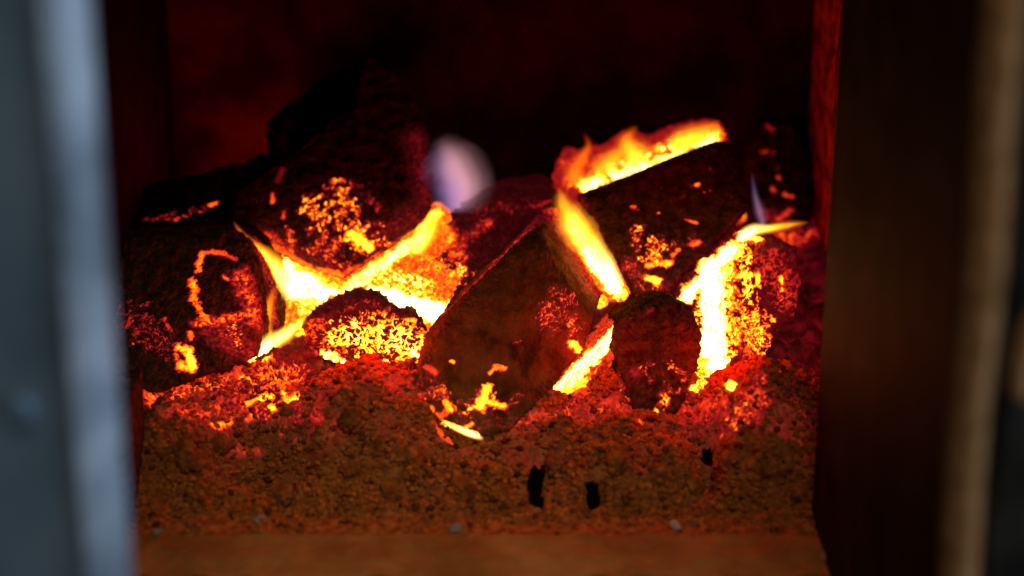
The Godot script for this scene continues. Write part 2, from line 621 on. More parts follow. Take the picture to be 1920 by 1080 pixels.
	# loose crumbs on the ash
	var st := SurfaceTool.new()
	var ball := SphereMesh.new()
	ball.radial_segments = 7
	ball.rings = 4
	ball.radius = 0.5
	ball.height = 1.0
	st.append_from(ball, 0, Transform3D())
	var ar := st.commit().surface_get_arrays(0)
	var v: PackedVector3Array = ar[Mesh.ARRAY_VERTEX]
	for k in v.size():
		v[k] *= 1.0 + 0.45 * n_soft.get_noise_3dv(v[k] * 14.0 + Vector3.ONE * 9.0)
	ar[Mesh.ARRAY_VERTEX] = v
	var cm := ArrayMesh.new()
	cm.add_surface_from_arrays(Mesh.PRIMITIVE_TRIANGLES, ar)
	var mm := MultiMesh.new()
	mm.transform_format = MultiMesh.TRANSFORM_3D
	mm.use_colors = true
	mm.mesh = cm
	var places := []
	for k in 34000:
		var x := rng.randf_range(x0, x1)
		var z := 0.116 - 0.104 * rng.randf()
		if rng.randf() < smoothstep(0.086, 0.112, z + 0.007 * n_big.get_noise_2d(x * 1400.0, 77.0)): continue
		var bad := false
		for s in slots:
			if absf(x - s[0]) < s[1] + 0.001 and z < s[3] + 0.002 and z > s[2] - 0.002: bad = true
		if bad: continue
		var bp := bed_point(x, z)
		if z < 0.07 and rng.randf() < 0.8 and heat(bp, hot) > 0.27: continue
		places.append([x, z, 0.0005 + 0.0021 * pow(rng.randf(), 3.5)])
	mm.instance_count = places.size()
	for k in places.size():
		var q = places[k]
		var p := bed_point(q[0], q[1])
		var b := Basis.from_euler(Vector3(rng.randf() * 6.0, rng.randf() * 6.0, rng.randf() * 6.0)).scaled(Vector3(1.0, 0.75, 1.0) * q[2] * 1.6)
		mm.set_instance_transform(k, Transform3D(b, p + Vector3(0, q[2] * 0.1, 0)))
		var g := rng.randf_range(0.75, 1.45) if rng.randf() < 0.86 else rng.randf_range(0.2, 0.6)
		mm.set_instance_color(k, Color(g, g * rng.randf_range(0.85, 1.0), g * rng.randf_range(0.7, 1.0)))
	var mi := MultiMeshInstance3D.new()
	mi.name = numbered("ash_crumbs")
	mi.multimesh = mm
	var am: StandardMaterial3D = M.ash.duplicate()
	am.vertex_color_use_as_albedo = true
	am.heightmap_enabled = false
	am.uv1_scale = Vector3.ONE * 0.4
	mi.material_override = am
	add_child(mi, true)
	tag(mi, "loose brown crumbs of ash scattered over the ash slope", "ash", "", "stuff")


func slot_edge(s: Array, x: float, z: float) -> float:
	var mid: float = (s[2] + s[3]) * 0.5
	var e: float = absf(x - lerpf(s[0], s[5], (z - s[2]) / (s[3] - s[2])) + 0.0012 * n_soft.get_noise_2d(z * 900.0, 3.0)) / s[1]
	return maxf(e, absf(z - mid) / (s[3] - mid) * 1.1 + 0.3 * n_soft.get_noise_2d(x * 1500.0, 9.0))


func bed_point(x: float, z: float) -> Vector3:
	var y := ground(x, z)
	var q := Vector3(x, y * 0.6, z) * 1000.0
	var calm := smoothstep(0.108, 0.084, z + 0.010 * n_big.get_noise_2d(x * 1400.0, 77.0))
	y += 0.001 * (5.0 * n_big.get_noise_3dv(q * 1.2) * (0.25 + 0.75 * calm))
	var c := 0.45 - clampf(n_cell.get_noise_3dv(q * 0.8) + 1.0, 0.0, 1.0)
	var c2 := 0.45 - clampf(n_cell.get_noise_3dv(q * 1.9 + Vector3.ONE * 40.0) + 1.0, 0.0, 1.0)
	y += 0.001 * calm * (4.6 * n_soft.get_noise_3dv(q) + 2.6 * c + 1.3 * c2 + 0.6 * n_fine.get_noise_3dv(q * 1.3))
	y += 0.001 * (1.0 - calm) * (0.8 * n_soft.get_noise_3dv(q) + 0.25 * n_fine.get_noise_3dv(q))
	for s in slots:
		if z > s[2] and z < s[3]:
			y -= s[4] * smoothstep(1.3, 0.85, slot_edge(s, x, z))
	return Vector3(x, y, z)


# -------------------------------------------------------------------- the stove
func rounded_plate(outl: PackedVector2Array, y0: float, y1: float, rows := 2) -> ArrayMesh:
	# an upright prism over a plan (x, z), smooth where the plan is finely bent
	var st := SurfaceTool.new()
	st.begin(Mesh.PRIMITIVE_TRIANGLES)
	var n := outl.size()
	for i in n:
		var a := outl[i]
		var b := outl[(i + 1) % n]
		st.set_smooth_group(1)
		for t in [[a, y0], [a, y1], [b, y0], [b, y0], [a, y1], [b, y1]]:
			st.add_vertex(Vector3(t[0].x, t[1], t[0].y))
	st.set_smooth_group(2)
	var tri := Geometry2D.triangulate_polygon(outl)
	for k in range(0, tri.size(), 3):
		for t in [[0, y1], [1, y1], [2, y1], [0, y0], [2, y0], [1, y0]]:
			st.add_vertex(Vector3(outl[tri[k + t[0]]].x, t[1], outl[tri[k + t[0]]].y))
	st.index()
	st.generate_normals()
	return st.commit()


func slab(lo: Vector3, hi: Vector3) -> ArrayMesh:
	var c := 0.002
	var pl := PackedVector2Array([Vector2(lo.x + c, lo.z), Vector2(hi.x - c, lo.z), Vector2(hi.x, lo.z + c), Vector2(hi.x, hi.z - c), Vector2(hi.x - c, hi.z), Vector2(lo.x + c, hi.z), Vector2(lo.x, hi.z - c), Vector2(lo.x, lo.z + c)])
	return flat_prism(pl, lo.y, hi.y)


func flat_prism(pl: PackedVector2Array, y0: float, y1: float) -> ArrayMesh:
	var st := SurfaceTool.new()
	st.begin(Mesh.PRIMITIVE_TRIANGLES)
	st.set_smooth_group(-1)
	var n := pl.size()
	for i in n:
		var a := pl[i]
		var b := pl[(i + 1) % n]
		for t in [[a, y0], [a, y1], [b, y0], [b, y0], [a, y1], [b, y1]]:
			st.add_vertex(Vector3(t[0].x, t[1], t[0].y))
	var tri := Geometry2D.triangulate_polygon(pl)
	for k in range(0, tri.size(), 3):
		for t in [[0, y1], [1, y1], [2, y1], [0, y0], [2, y0], [1, y0]]:
			st.add_vertex(Vector3(pl[tri[k + t[0]]].x, t[1], pl[tri[k + t[0]]].y))
	st.generate_normals()
	return st.commit()


func tube(path: PackedVector3Array, r: float, seg := 14) -> ArrayMesh:
	var P := PackedVector3Array()
	var T := PackedFloat32Array()
	for i in path.size():
		var t := (path[mini(i + 1, path.size() - 1)] - path[maxi(i - 1, 0)]).normalized()
		var s := t.cross(Vector3(0.3, 0.2, 1)).normalized()
		var u := s.cross(t)
		var end := 0.25 if i == 0 or i == path.size() - 1 else 1.0
		for j in seg:
			var a := TAU * j / seg
			P.append(path[i] + (s * cos(a) + u * sin(a)) * r * end)
			T.append(0.0)
	return grid_mesh(P, T, path.size(), seg, true, true, M.rope, M.rope)


func build_stove() -> void:
	var t := thing("wood_stove", "open wood stove with grey steel door frame around a sooty firebox", "stove")
	# back and side walls of the firebox, floor and top
	put("back_wall", slab(Vector3(-0.215, -0.13, -0.225), Vector3(0.195, 0.34, -0.2)), M.sooty_back, t)
	var lw := PackedVector2Array([Vector2(-0.187, -0.1995), Vector2(-0.187, -0.0), Vector2(-0.124, 0.353), Vector2(-0.22, 0.353), Vector2(-0.22, -0.1995)])
	put("side_wall", flat_prism(lw, -0.13, 0.34), M.soot, t)
	var rw := PackedVector2Array([Vector2(0.164, 0.088), Vector2(0.164, -0.1995), Vector2(0.20, -0.1995), Vector2(0.20, 0.088)])
	put("side_wall", flat_prism(rw, -0.13, 0.34), M.firebrick, t)
	put("firebox_floor", slab(Vector3(-0.22, -0.145, -0.225), Vector3(0.2, -0.132, 0.16)), M.soot, t)
	put("firebox_top", slab(Vector3(-0.22, 0.341, -0.225), Vector3(0.2, 0.36, 0.335)), M.soot, t)
	# left jamb: painted steel plate with a broad rounded edge
	var pl := PackedVector2Array([Vector2(-0.55, 0.3680), Vector2(-0.55, 0.354), Vector2(-0.121, 0.354), Vector2(-0.1172, 0.3572), Vector2(-0.1277, 0.3677)])
	var jamb := put("door_jamb", flat_prism(reversed(pl), -0.45, 0.5), M.steel, t)
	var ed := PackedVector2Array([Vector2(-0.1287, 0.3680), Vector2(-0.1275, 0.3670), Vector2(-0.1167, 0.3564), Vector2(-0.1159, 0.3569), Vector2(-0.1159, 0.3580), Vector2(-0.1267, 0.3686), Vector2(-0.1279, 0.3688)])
	put("highlight_edge", rounded_plate(ed, -0.44, 0.49), M.highlight_steel, jamb)  # chamfer strip carrying the painted bright highlight
	var bolt := CylinderMesh.new()
	bolt.top_radius = 0.0036
	bolt.bottom_radius = 0.0045
	bolt.height = 0.004
	bolt.radial_segments = 24
	var b := put("bolt", bolt, M.steel, jamb)
	b.position = Vector3(-0.1430, 0.104, 0.3695)
	b.rotation.x = PI / 2
	# right cheek: the deep dark reveal that leads from the firebox out to the front
	var rc := PackedVector2Array([Vector2(0.1330, 0.092), Vector2(0.137, 0.090), Vector2(0.22, 0.090), Vector2(0.22, 0.338), Vector2(0.137, 0.340), Vector2(0.1335, 0.338), Vector2(0.1318, 0.095)])
	put("door_cheek", flat_prism(rc, -0.45, 0.5), M.iron, t)
	var front := PackedVector2Array([Vector2(0.145, 0.3395), Vector2(0.55, 0.3395), Vector2(0.55, 0.352), Vector2(0.147, 0.352), Vector2(0.145, 0.350)])
	put("front_plate", flat_prism(reversed(front), -0.45, 0.5), M.iron, t)
	var rope := PackedVector3Array()
	for k in 60: rope.append(Vector3(0.1385 + 0.0005 * sin(k * 0.9), -0.42 + 0.9 * k / 59.0, 0.347))
	put("rope_seal", tube(rope, 0.0061, 18), M.rope, t)
	var hook := PackedVector3Array()
	for k in 16:
		var a := -0.2 + k / 15.0 * 2.2
		hook.append(Vector3(0.160 - 0.012 * sin(a), 0.112 + 0.022 * cos(a), 0.359 + 0.004 * sin(a)))
	put("latch", tube(hook, 0.0036), M.rope, t)
	# sill with its lip
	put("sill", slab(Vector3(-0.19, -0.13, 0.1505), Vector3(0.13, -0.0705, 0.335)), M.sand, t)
	var left_brick := put("firebrick", slab(Vector3(-0.186, -0.09, 0.055), Vector3(-0.1655, -0.018, 0.1)), M.crust, t)
	left_brick.rotation.y = 0.0


func reversed(p: PackedVector2Array) -> PackedVector2Array:
	var q := p.duplicate()
	q.reverse()
	return q


# -------------------------------------------------------------------- briquettes
func build_briquettes() -> void:
	# front one, in the middle
	var side := shift(44, -82, 0.060)
	var pl := plane_of([795, 628, 0.988], [1008, 424, 1.028], [895, 818, 0.962])
	var o := {
		"pts": flat_on(pl, [[792, 640], [984, 448], [1012, 444], [1104, 606], [1094, 656], [1018, 748], [960, 806], [926, 820], [888, 823], [830, 800], [792, 756], [779, 700]]),
		"axis": shift(44, -82, 0.060), "bevel": 0.0035, "bulge": 0.0015, "rough": 0.50, "face_rough": 0.75, "wavy": 1.1, "smooth": 3, "n": 420, "step": 0.00055, "mat": "face",
		"fibre": shift(50, 100, 0.0).normalized(),
		"strokes": marks(pl, [[900, 765, 912, 730, 14, 0.80, 0], [885, 770, 920, 750, 24, 0.86, 1], [915, 755, 945, 762, 10, 0.74, 0], [930, 690, 945, 692, 9, 0.66, 0], [917, 702, 932, 692, 6, 0.72, 0],
			[845, 680, 849, 681, 6, 0.76, 0], [945, 650, 982, 640, 6, 0.56, 1], [910, 670, 916, 671, 5, 0.56, 0], [800, 690, 815, 700, 10, 0.54, 0], [815, 730, 842, 740, 10, 0.66, 1], [835, 755, 845, 770, 9, 0.74, 0],
			[800, 720, 850, 760, 30, 0.66, 1], [815, 790, 835, 775, 10, 0.58, 0], [950, 760, 975, 745, 14, 0.52, 1], [838, 796, 900, 818, 6, 0.93, 0], [870, 805, 885, 795, 6, 0.72, 0], [860, 790, 960, 790, 26, 0.42, 1],
			[1030, 600, 1060, 560, 40, 0.62, 1], [1070, 620, 1080, 600, 20, 0.7, 1], [1075, 645, 1085, 655, 12, 0.85, 0]])
			+ [[on(pl, 850, 576) + side * 0.5, on(pl, 975, 452) + side * 0.5, 0.013, 0.54, 5], [on(pl, 815, 612) + side * 0.35, on(pl, 975, 455) + side * 0.35, 0.007, 0.52, 3], [on(pl, 1020, 470) + side * 0.65, on(pl, 1080, 590) + side * 0.6, 0.020, 0.60, 5],
			[on(pl, 1010, 455) + side * 0.8, on(pl, 1085, 600) + side * 0.8, 0.012, 0.58, 3], [on(pl, 786, 740), on(pl, 835, 803), 0.0022, 0.66, 0]]}
	var t := thing("glowing_briquette", "front briquette in the middle with a flat brown rounded end", "briquette", "briquettes in the fire")
	o.keep = "front"
	put("end_face", block(o), null, t)
	o.keep = "body"
	put("pressed_side", block(o), null, t)

	# big one leaning at the back left
	pl = plane_of([640, 522, 1.060], [695, 112, 1.125], [440, 420, 1.075])
	o = {
		"pts": flat_on(pl, [[686, 106], [706, 106], [756, 142], [794, 220], [812, 310], [810, 394], [776, 432], [704, 486], [642, 524], [560, 497], [480, 452], [430, 418], [446, 360], [500, 325], [560, 286], [640, 216], [672, 196]]),
		"axis": shift(-10, -14, 0.045), "bevel": 0.003, "rough": 0.6, "wavy": 1.6, "n": 400, "step": 0.00075, "mat": "crust", "taper": 0.95,
		"strokes": marks(pl, [[600, 400, 690, 450, 50, 0.86, 1], [630, 350, 660, 400, 28, 0.82, 1], [660, 440, 690, 465, 18, 0.82, 0], [640, 340, 645, 350, 9, 0.66, 0], [668, 352, 700, 390, 26, 0.60, 1], [595, 400, 640, 430, 26, 0.86, 1],
			[510, 365, 512, 380, 7, 0.60, 0], [533, 398, 531, 408, 6, 0.56, 0], [540, 430, 550, 470, 14, 0.70, 1], [575, 465, 620, 490, 16, 0.74, 1], [600, 440, 650, 500, 40, 0.66, 1],
			[480, 445, 560, 490, 10, 0.62, 0], [560, 492, 640, 518, 10, 0.66, 0], [640, 518, 780, 432, 7, 0.56, 0], [500, 440, 540, 470, 20, 0.56, 3], [690, 460, 780, 400, 44, 0.50, 5], [780, 260, 800, 380, 46, 0.44, 5], [490, 440, 640, 510, 36, 0.46, 5], [520, 340, 530, 320, 8, 0.35, 0]])}
	t = thing("glowing_briquette", "large charred briquette leaning against the back wall, its pointed corner highest in the fire", "briquette", "briquettes in the fire")
	put("charred_body", block(o), null, t)

	pl = plane_of([500, 330, 1.120], [684, 104, 1.150], [620, 330, 1.120])
	o = {
		"pts": flat_on(pl, [[686, 104], [610, 148], [520, 208], [500, 228], [495, 262], [500, 330], [560, 352], [660, 330], [700, 220], [698, 120]]),
		"axis": shift(-4, -10, 0.035), "bevel": 0.003, "rough": 0.5, "wavy": 1.4, "n": 200, "step": 0.0014, "mat": "char"}
	t = thing("charred_briquette", "black unlit briquette slab standing behind the large leaning one", "briquette", "briquettes in the fire")
	put("charred_body", block(o), null, t)
	pl = plane_of([240, 440, 1.075], [500, 292, 1.105], [540, 400, 1.085])
	o = {
		"pts": flat_on(pl, [[180, 362], [260, 350], [336, 334], [420, 314], [500, 288], [560, 330], [530, 400], [440, 430], [330, 446], [180, 450]]),
		"axis": shift(4, -14, 0.04), "bevel": 0.003, "rough": 0.6, "wavy": 1.8, "n": 260, "step": 0.0009, "mat": "char",
		"strokes": marks(pl, [[262, 414, 330, 412, 6, 0.50, 0], [330, 412, 392, 392, 7, 0.62, 1], [270, 414, 400, 388, 8, 0.56, 1], [392, 388, 416, 380, 8, 0.66, 0], [240, 400, 262, 390, 12, 0.36, 2]])}
	t = thing("glowing_briquette", "long charred briquette lying behind the left one, a thin ember line along it", "briquette", "briquettes in the fire")
	put("charred_body", block(o), null, t)

	# left one, half behind the grey jamb
	pl = plane_of([290, 738, 0.985], [432, 425, 1.035], [200, 450, 1.03])
	o = {
		"pts": flat_on(pl, [[130, 440], [330, 432], [425, 428], [452, 452], [472, 500], [484, 560], [486, 620], [470, 672], [380, 704], [292, 738], [240, 732], [140, 690]]),
		"axis": shift(40, -16, 0.05), "bevel": 0.004, "rough": 0.5, "wavy": 1.0, "n": 420, "step": 0.0006, "mat": "crust", "taper": 1.0, "fibre": shift(0, 100, 0.0).normalized(),
		"strokes": marks(pl, [[335, 655, 355, 662, 13, 0.76, 0], [355, 664, 360, 686, 12, 0.84, 0], [335, 685, 357, 692, 12, 0.72, 0], [330, 665, 332, 680, 8, 0.60, 0],
			[378, 480, 372, 510, 10, 0.66, 0], [380, 474, 420, 476, 9, 0.60, 0], [420, 476, 440, 486, 7, 0.52, 0], [362, 530, 366, 570, 12, 0.70, 0], [368, 575, 384, 598, 11, 0.68, 0], [370, 610, 470, 590, 20, 0.64, 3], [430, 610, 445, 640, 18, 0.78, 1],
			[258, 580, 285, 568, 6, 0.56, 0], [285, 610, 315, 625, 9, 0.62, 1], [245, 645, 275, 635, 8, 0.60, 1], [356, 625, 358, 635, 8, 0.66, 0], [310, 600, 320, 625, 7, 0.56, 0], [420, 520, 426, 524, 8, 0.6, 0],
			[455, 520, 480, 600, 36, 0.60, 3], [400, 620, 470, 660, 46, 0.46, 3], [240, 600, 330, 660, 40, 0.5, 1]])
			+ [[at(480, 470, 1.05), at(505, 600, 1.03), 0.011, 0.56, 3]]}
	t = thing("glowing_briquette", "long briquette at left, half hidden by the grey jamb, with small glowing rings", "briquette", "briquettes in the fire")
	put("crusted_body", block(o), null, t)

	# upper right one
	pl = plane_of([1205, 570, 1.040], [1360, 265, 1.095], [1085, 365, 1.075])
	o = {
		"pts": flat_on(pl, [[1082, 368], [1180, 330], [1270, 294], [1350, 262], [1378, 270], [1396, 330], [1408, 372], [1398, 404], [1330, 474], [1256, 552], [1205, 576], [1164, 544], [1124, 470]]),
		"axis": shift(0, -14, 0.05), "bevel": 0.007, "rough": 0.45, "wavy": 1.0, "n": 420, "step": 0.0006, "mat": "crust", "taper": 0.92, "fibre": shift(70, -70, 0.0).normalized(),
		"strokes": marks(pl, [[1195, 440, 1240, 465, 24, 0.84, 1], [1190, 470, 1240, 490, 24, 0.82, 1], [1215, 500, 1255, 495, 10, 0.74, 0], [1215, 525, 1235, 528, 12, 0.84, 0], [1230, 530, 1235, 555, 18, 0.78, 1], [1180, 480, 1200, 540, 26, 0.62, 1],
			[1185, 390, 1195, 394, 7, 0.72, 0], [1222, 402, 1234, 402, 6, 0.72, 0], [1240, 355, 1241, 358, 5, 0.60, 0], [1296, 350, 1310, 347, 6, 0.72, 0], [1320, 363, 1332, 360, 6, 0.68, 0], [1250, 418, 1260, 415, 6, 0.6, 0], [1285, 415, 1305, 420, 6, 0.66, 0],
			[1330, 317, 1331, 318, 4, 0.56, 0], [1290, 335, 1291, 336, 4, 0.5, 0], [1245, 470, 1300, 450, 14, 0.56, 1], [1260, 480, 1272, 470, 8, 0.66, 0], [1300, 460, 1310, 455, 9, 0.62, 0], [1245, 380, 1280, 370, 12, 0.5, 1],
			[1085, 375, 1165, 540, 22, 0.62, 5], [1260, 548, 1398, 405, 22, 0.58, 5], [1170, 500, 1250, 540, 36, 0.50, 5], [1200, 565, 1256, 550, 14, 0.74, 1]])}
	t = thing("glowing_briquette", "black square briquette at upper right with flames along its top edge", "briquette", "briquettes in the fire")
	put("charred_body", block(o), null, t)

	# knobbly stump, lower right
	pl = plane_of([1165, 610, 1.0], [1305, 600, 1.0], [1240, 795, 0.972])
	o = {
		"pts": flat_on(pl, [[1160, 610], [1196, 578], [1262, 564], [1304, 588], [1318, 640], [1310, 690], [1296, 730], [1278, 780], [1232, 802], [1190, 780], [1166, 720], [1152, 660]]),
		"axis": shift(-10, -30, 0.05), "bevel": 0.010, "bulge": 0.004, "rough": 0.7, "lump": 1.5, "wavy": 2.2, "n": 340, "step": 0.0006, "mat": "crust",
		"strokes": marks(pl, [[1205, 690, 1240, 680, 14, 0.70, 1], [1240, 680, 1280, 700, 16, 0.70, 1], [1215, 700, 1222, 715, 10, 0.6, 0], [1190, 790, 1222, 788, 11, 0.82, 0], [1222, 785, 1248, 750, 10, 0.80, 0], [1235, 745, 1250, 730, 16, 0.72, 1], [1270, 735, 1287, 708, 6, 0.70, 0],
			[1160, 740, 1185, 780, 10, 0.62, 0], [1160, 690, 1200, 700, 16, 0.46, 3], [1300, 600, 1316, 680, 10, 0.40, 2], [1160, 600, 1260, 566, 12, 0.44, 3]])}
	t = thing("glowing_briquette", "knobbly brown briquette stump at lower right with a glowing crescent on its end", "briquette", "briquettes in the fire")
	put("crusted_body", block(o), null, t)


func flat_on(pl: Plane, pts: Array) -> Array:
	var out := []
	for p in pts:
		var q := on(pl, p[0], p[1])
		out.append([p[0], p[1], (q - cam_pos).dot(fwd)])
	return out


# -------------------------------------------------------------------- larger coals of the pile
func coal(label: String, pts: Array, corners: Array, o: Dictionary, strokes: Array, group := "large coals of the fire") -> void:
	var pl := plane_of(corners[0], corners[1], corners[2])
	o.pts = flat_on(pl, pts)
	o.strokes = marks(pl, strokes)
	if not o.has("axis"): o.axis = shift(0, -20, 0.04)
	var t := thing("glowing_coal", label, "coal", group)
	put("ember_body", block(o), null, t)


func build_coals() -> void:
	coal("white hot coal wedged between the left and the back briquette", [[436, 400], [520, 440], [640, 470], [665, 540], [648, 575], [590, 590], [555, 632], [510, 660], [470, 672], [484, 610], [496, 560], [480, 480]],
		[[470, 672, 1.025], [640, 500, 1.078], [440, 420, 1.085]], {"bevel": 0.004, "rough": 0.7, "lump": 1.6, "wavy": 2.0, "mat": "crust", "n": 320, "base": 0.66},
		[[480, 470, 620, 560, 34, 0.98, 0], [540, 540, 640, 560, 42, 0.97, 0], [560, 560, 600, 585, 34, 0.9, 3], [490, 655, 540, 630, 20, 0.9, 0]])
	coal("yellow hot coal below the large leaning briquette", [[640, 480], [740, 420], [815, 388], [846, 405], [852, 470], [868, 520], [842, 596], [800, 640], [720, 605], [660, 580], [632, 545]],
		[[800, 640, 1.030], [640, 500, 1.078], [840, 400, 1.085]], {"bevel": 0.004, "rough": 0.8, "lump": 2.0, "wavy": 2.0, "mat": "crust", "n": 320, "base": 0.60},
		[[650, 545, 800, 440, 26, 0.92, 0], [700, 555, 830, 590, 40, 1.0, 0], [720, 520, 800, 540, 44, 0.92, 3], [790, 430, 820, 400, 20, 0.86, 0], [800, 490, 860, 520, 36, 0.72, 3]])
	coal("dark cinder lump veined with yellow in front of the yellow coal", [[572, 600], [620, 572], [668, 556], [706, 560], [730, 590], [770, 588], [794, 622], [796, 680], [750, 700], [690, 700], [620, 676], [575, 640]],
		[[620, 690, 0.998], [790, 690, 0.998], [690, 556, 1.030]], {"bevel": 0.004, "bulge": 0.003, "rough": 0.8, "lump": 3.4, "wavy": 3.0, "mat": "crust", "n": 400, "step": 0.0005, "base": 0.22},
		[[606, 662, 640, 678, 16, 0.93, 0], [640, 680, 690, 698, 18, 0.93, 0], [690, 692, 770, 670, 16, 0.86, 4], [650, 630, 770, 650, 56, 0.86, 4], [740, 630, 795, 660, 44, 0.90, 4], [700, 600, 790, 620, 34, 0.74, 4], [740, 680, 785, 660, 20, 0.84, 3],
		[590, 620, 640, 650, 40, 0.60, 4], [575, 610, 700, 560, 14, 0.60, 2], [700, 560, 794, 622, 14, 0.62, 2], [740, 640, 745, 642, 90, 0.42, 2]])
	coal("crusty red cinder behind the front briquette", [[806, 470], [836, 410], [884, 376], [940, 346], [1026, 338], [1048, 380], [1010, 420], [950, 480], [894, 545], [846, 570], [815, 530]],
		[[850, 560, 1.045], [1040, 380, 1.080], [850, 400, 1.085]], {"bevel": 0.006, "rough": 0.9, "lump": 2.4, "wavy": 3.0, "mat": "crust", "n": 320, "base": 0.20},
		[[820, 500, 870, 520, 30, 0.90, 1], [830, 520, 870, 505, 12, 0.9, 3], [830, 430, 860, 480, 40, 0.62, 3], [870, 450, 920, 420, 30, 0.52, 3], [890, 400, 1000, 380, 30, 0.42, 1], [960, 400, 1040, 375, 8, 0.44, 0], [810, 420, 840, 450, 20, 0.74, 0]])
	coal("bright coal strip glowing between the front briquette and the stump", [[1006, 762], [1050, 694], [1106, 648], [1156, 602], [1176, 614], [1160, 660], [1136, 700], [1110, 740], [1060, 764]],
		[[1010, 760, 0.992], [1160, 606, 1.015], [1120, 740, 0.992]], {"bevel": 0.002, "rough": 0.6, "lump": 1.2, "wavy": 1.4, "mat": "crust", "n": 240, "base": 0.50},
		[[1030, 745, 1160, 615, 15, 0.96, 0], [1070, 720, 1150, 640, 18, 0.94, 0], [1040, 740, 1090, 720, 20, 0.82, 0], [1080, 730, 1120, 700, 26, 0.68, 3]])
	coal("bright coal strip glowing along the left side of the black square briquette", [[1066, 420], [1100, 428], [1130, 466], [1160, 512], [1182, 552], [1166, 568], [1128, 548], [1098, 500], [1074, 452]],
		[[1166, 568, 1.030], [1182, 552, 1.032], [1070, 420, 1.055]], {"bevel": 0.002, "rough": 0.8, "lump": 1.4, "wavy": 1.6, "mat": "crust", "n": 240, "base": 0.60},
		[[1100, 470, 1150, 540, 20, 1.0, 0], [1080, 430, 1160, 550, 22, 0.90, 0], [1140, 500, 1172, 556, 20, 0.88, 3]])
	coal("tall white and yellow coal face right of the stump", [[1262, 556], [1320, 490], [1376, 430], [1436, 440], [1492, 470], [1506, 530], [1486, 600], [1446, 640], [1424, 700], [1380, 744], [1300, 750], [1296, 680]],
		[[1300, 750, 1.0], [1440, 640, 1.010], [1380, 440, 1.055]], {"bevel": 0.005, "rough": 0.8, "lump": 2.2, "wavy": 2.4, "mat": "crust", "n": 380, "step": 0.00065, "base": 0.24},
		[[1335, 500, 1340, 690, 40, 0.99, 0], [1290, 555, 1370, 470, 26, 1.0, 0], [1370, 500, 1375, 640, 26, 0.86, 3], [1330, 700, 1350, 740, 34, 0.78, 3], [1390, 440, 1420, 450, 16, 0.86, 0], [1400, 620, 1410, 700, 40, 0.56, 3],
		[1420, 515, 1424, 575, 7, 0.82, 0], [1424, 575, 1450, 600, 8, 0.80, 0], [1464, 520, 1466, 545, 7, 0.80, 0], [1460, 545, 1470, 560, 12, 0.66, 1], [1395, 460, 1402, 560, 22, 0.84, 4], [1400, 600, 1440, 680, 40, 0.74, 4], [1420, 480, 1480, 560, 50, 0.5, 4], [1400, 590, 1430, 640, 30, 0.82, 1], [1430, 470, 1480, 480, 24, 0.42, 1]])
	coal("burning coal behind the top edge of the black square briquette", [[1040, 330], [1066, 290], [1120, 290], [1170, 262], [1230, 262], [1300, 238], [1350, 232], [1366, 262], [1340, 300], [1200, 360], [1080, 400], [1046, 370]],
		[[1060, 380, 1.115], [1360, 260, 1.135], [1080, 290, 1.125]], {"bevel": 0.004, "rough": 1.2, "lump": 3.0, "wavy": 4.0, "mat": "crust", "n": 280, "step": 0.0008, "base": 0.42},
		[[1100, 352, 1340, 268, 22, 0.95, 0], [1140, 318, 1345, 250, 30, 0.90, 3], [1070, 345, 1140, 330, 30, 0.74, 3], [1060, 310, 1120, 300, 30, 0.54, 4], [1260, 262, 1350, 244, 20, 0.80, 3]])
	coal("ragged cinder with thin glowing ridges below the left briquette", [[452, 700], [480, 672], [530, 660], [570, 668], [600, 690], [590, 730], [560, 780], [520, 800], [470, 780], [440, 740]],
		[[460, 780, 0.980], [580, 780, 0.980], [520, 662, 1.005]], {"bevel": 0.007, "bulge": 0.005, "rough": 1.2, "lump": 2.6, "wavy": 4.0, "mat": "crust", "n": 300, "base": 0.22},
		[[470, 675, 500, 668, 14, 0.84, 0], [496, 748, 540, 740, 14, 0.84, 0], [530, 745, 560, 770, 13, 0.78, 0], [500, 720, 560, 690, 24, 0.66, 4], [480, 700, 580, 740, 60, 0.62, 4], [450, 760, 500, 745, 9, 0.72, 0], [460, 690, 530, 720, 30, 0.66, 1]])
	coal("dim red cinder in the far right corner of the firebox", [[1410, 300], [1430, 235], [1490, 225], [1520, 300], [1520, 420], [1500, 490], [1430, 480], [1405, 400]],
		[[1410, 480, 1.13], [1510, 480, 1.13], [1450, 230, 1.17]], {"bevel": 0.008, "rough": 1.0, "lump": 3.0, "wavy": 4.0, "mat": "crust", "n": 220, "step": 0.0009, "base": 0.10},
		[[1440, 235, 1450, 240, 9, 0.46, 0], [1430, 285, 1446, 290, 9, 0.52, 0], [1455, 320, 1458, 340, 9, 0.60, 0], [1450, 355, 1452, 362, 8, 0.54, 0], [1470, 365, 1485, 370, 8, 0.54, 0], [1460, 410, 1480, 400, 12, 0.54, 0], [1430, 400, 1500, 440, 30, 0.44, 3]])
	coal("ash crusted lump at lower right against the side wall", [[1380, 760], [1430, 735], [1480, 750], [1506, 800], [1512, 860], [1470, 900], [1400, 890], [1360, 840]],
		[[1380, 890, 0.940], [1500, 890, 0.940], [1440, 740, 0.968]], {"bevel": 0.010, "bulge": 0.005, "rough": 0.9, "lump": 2.4, "wavy": 3.0, "mat": "ash", "n": 280}, [[1385, 780, 1410, 770, 16, 0.6, 1], [1400, 760, 1500, 800, 16, 0.3, 2]])


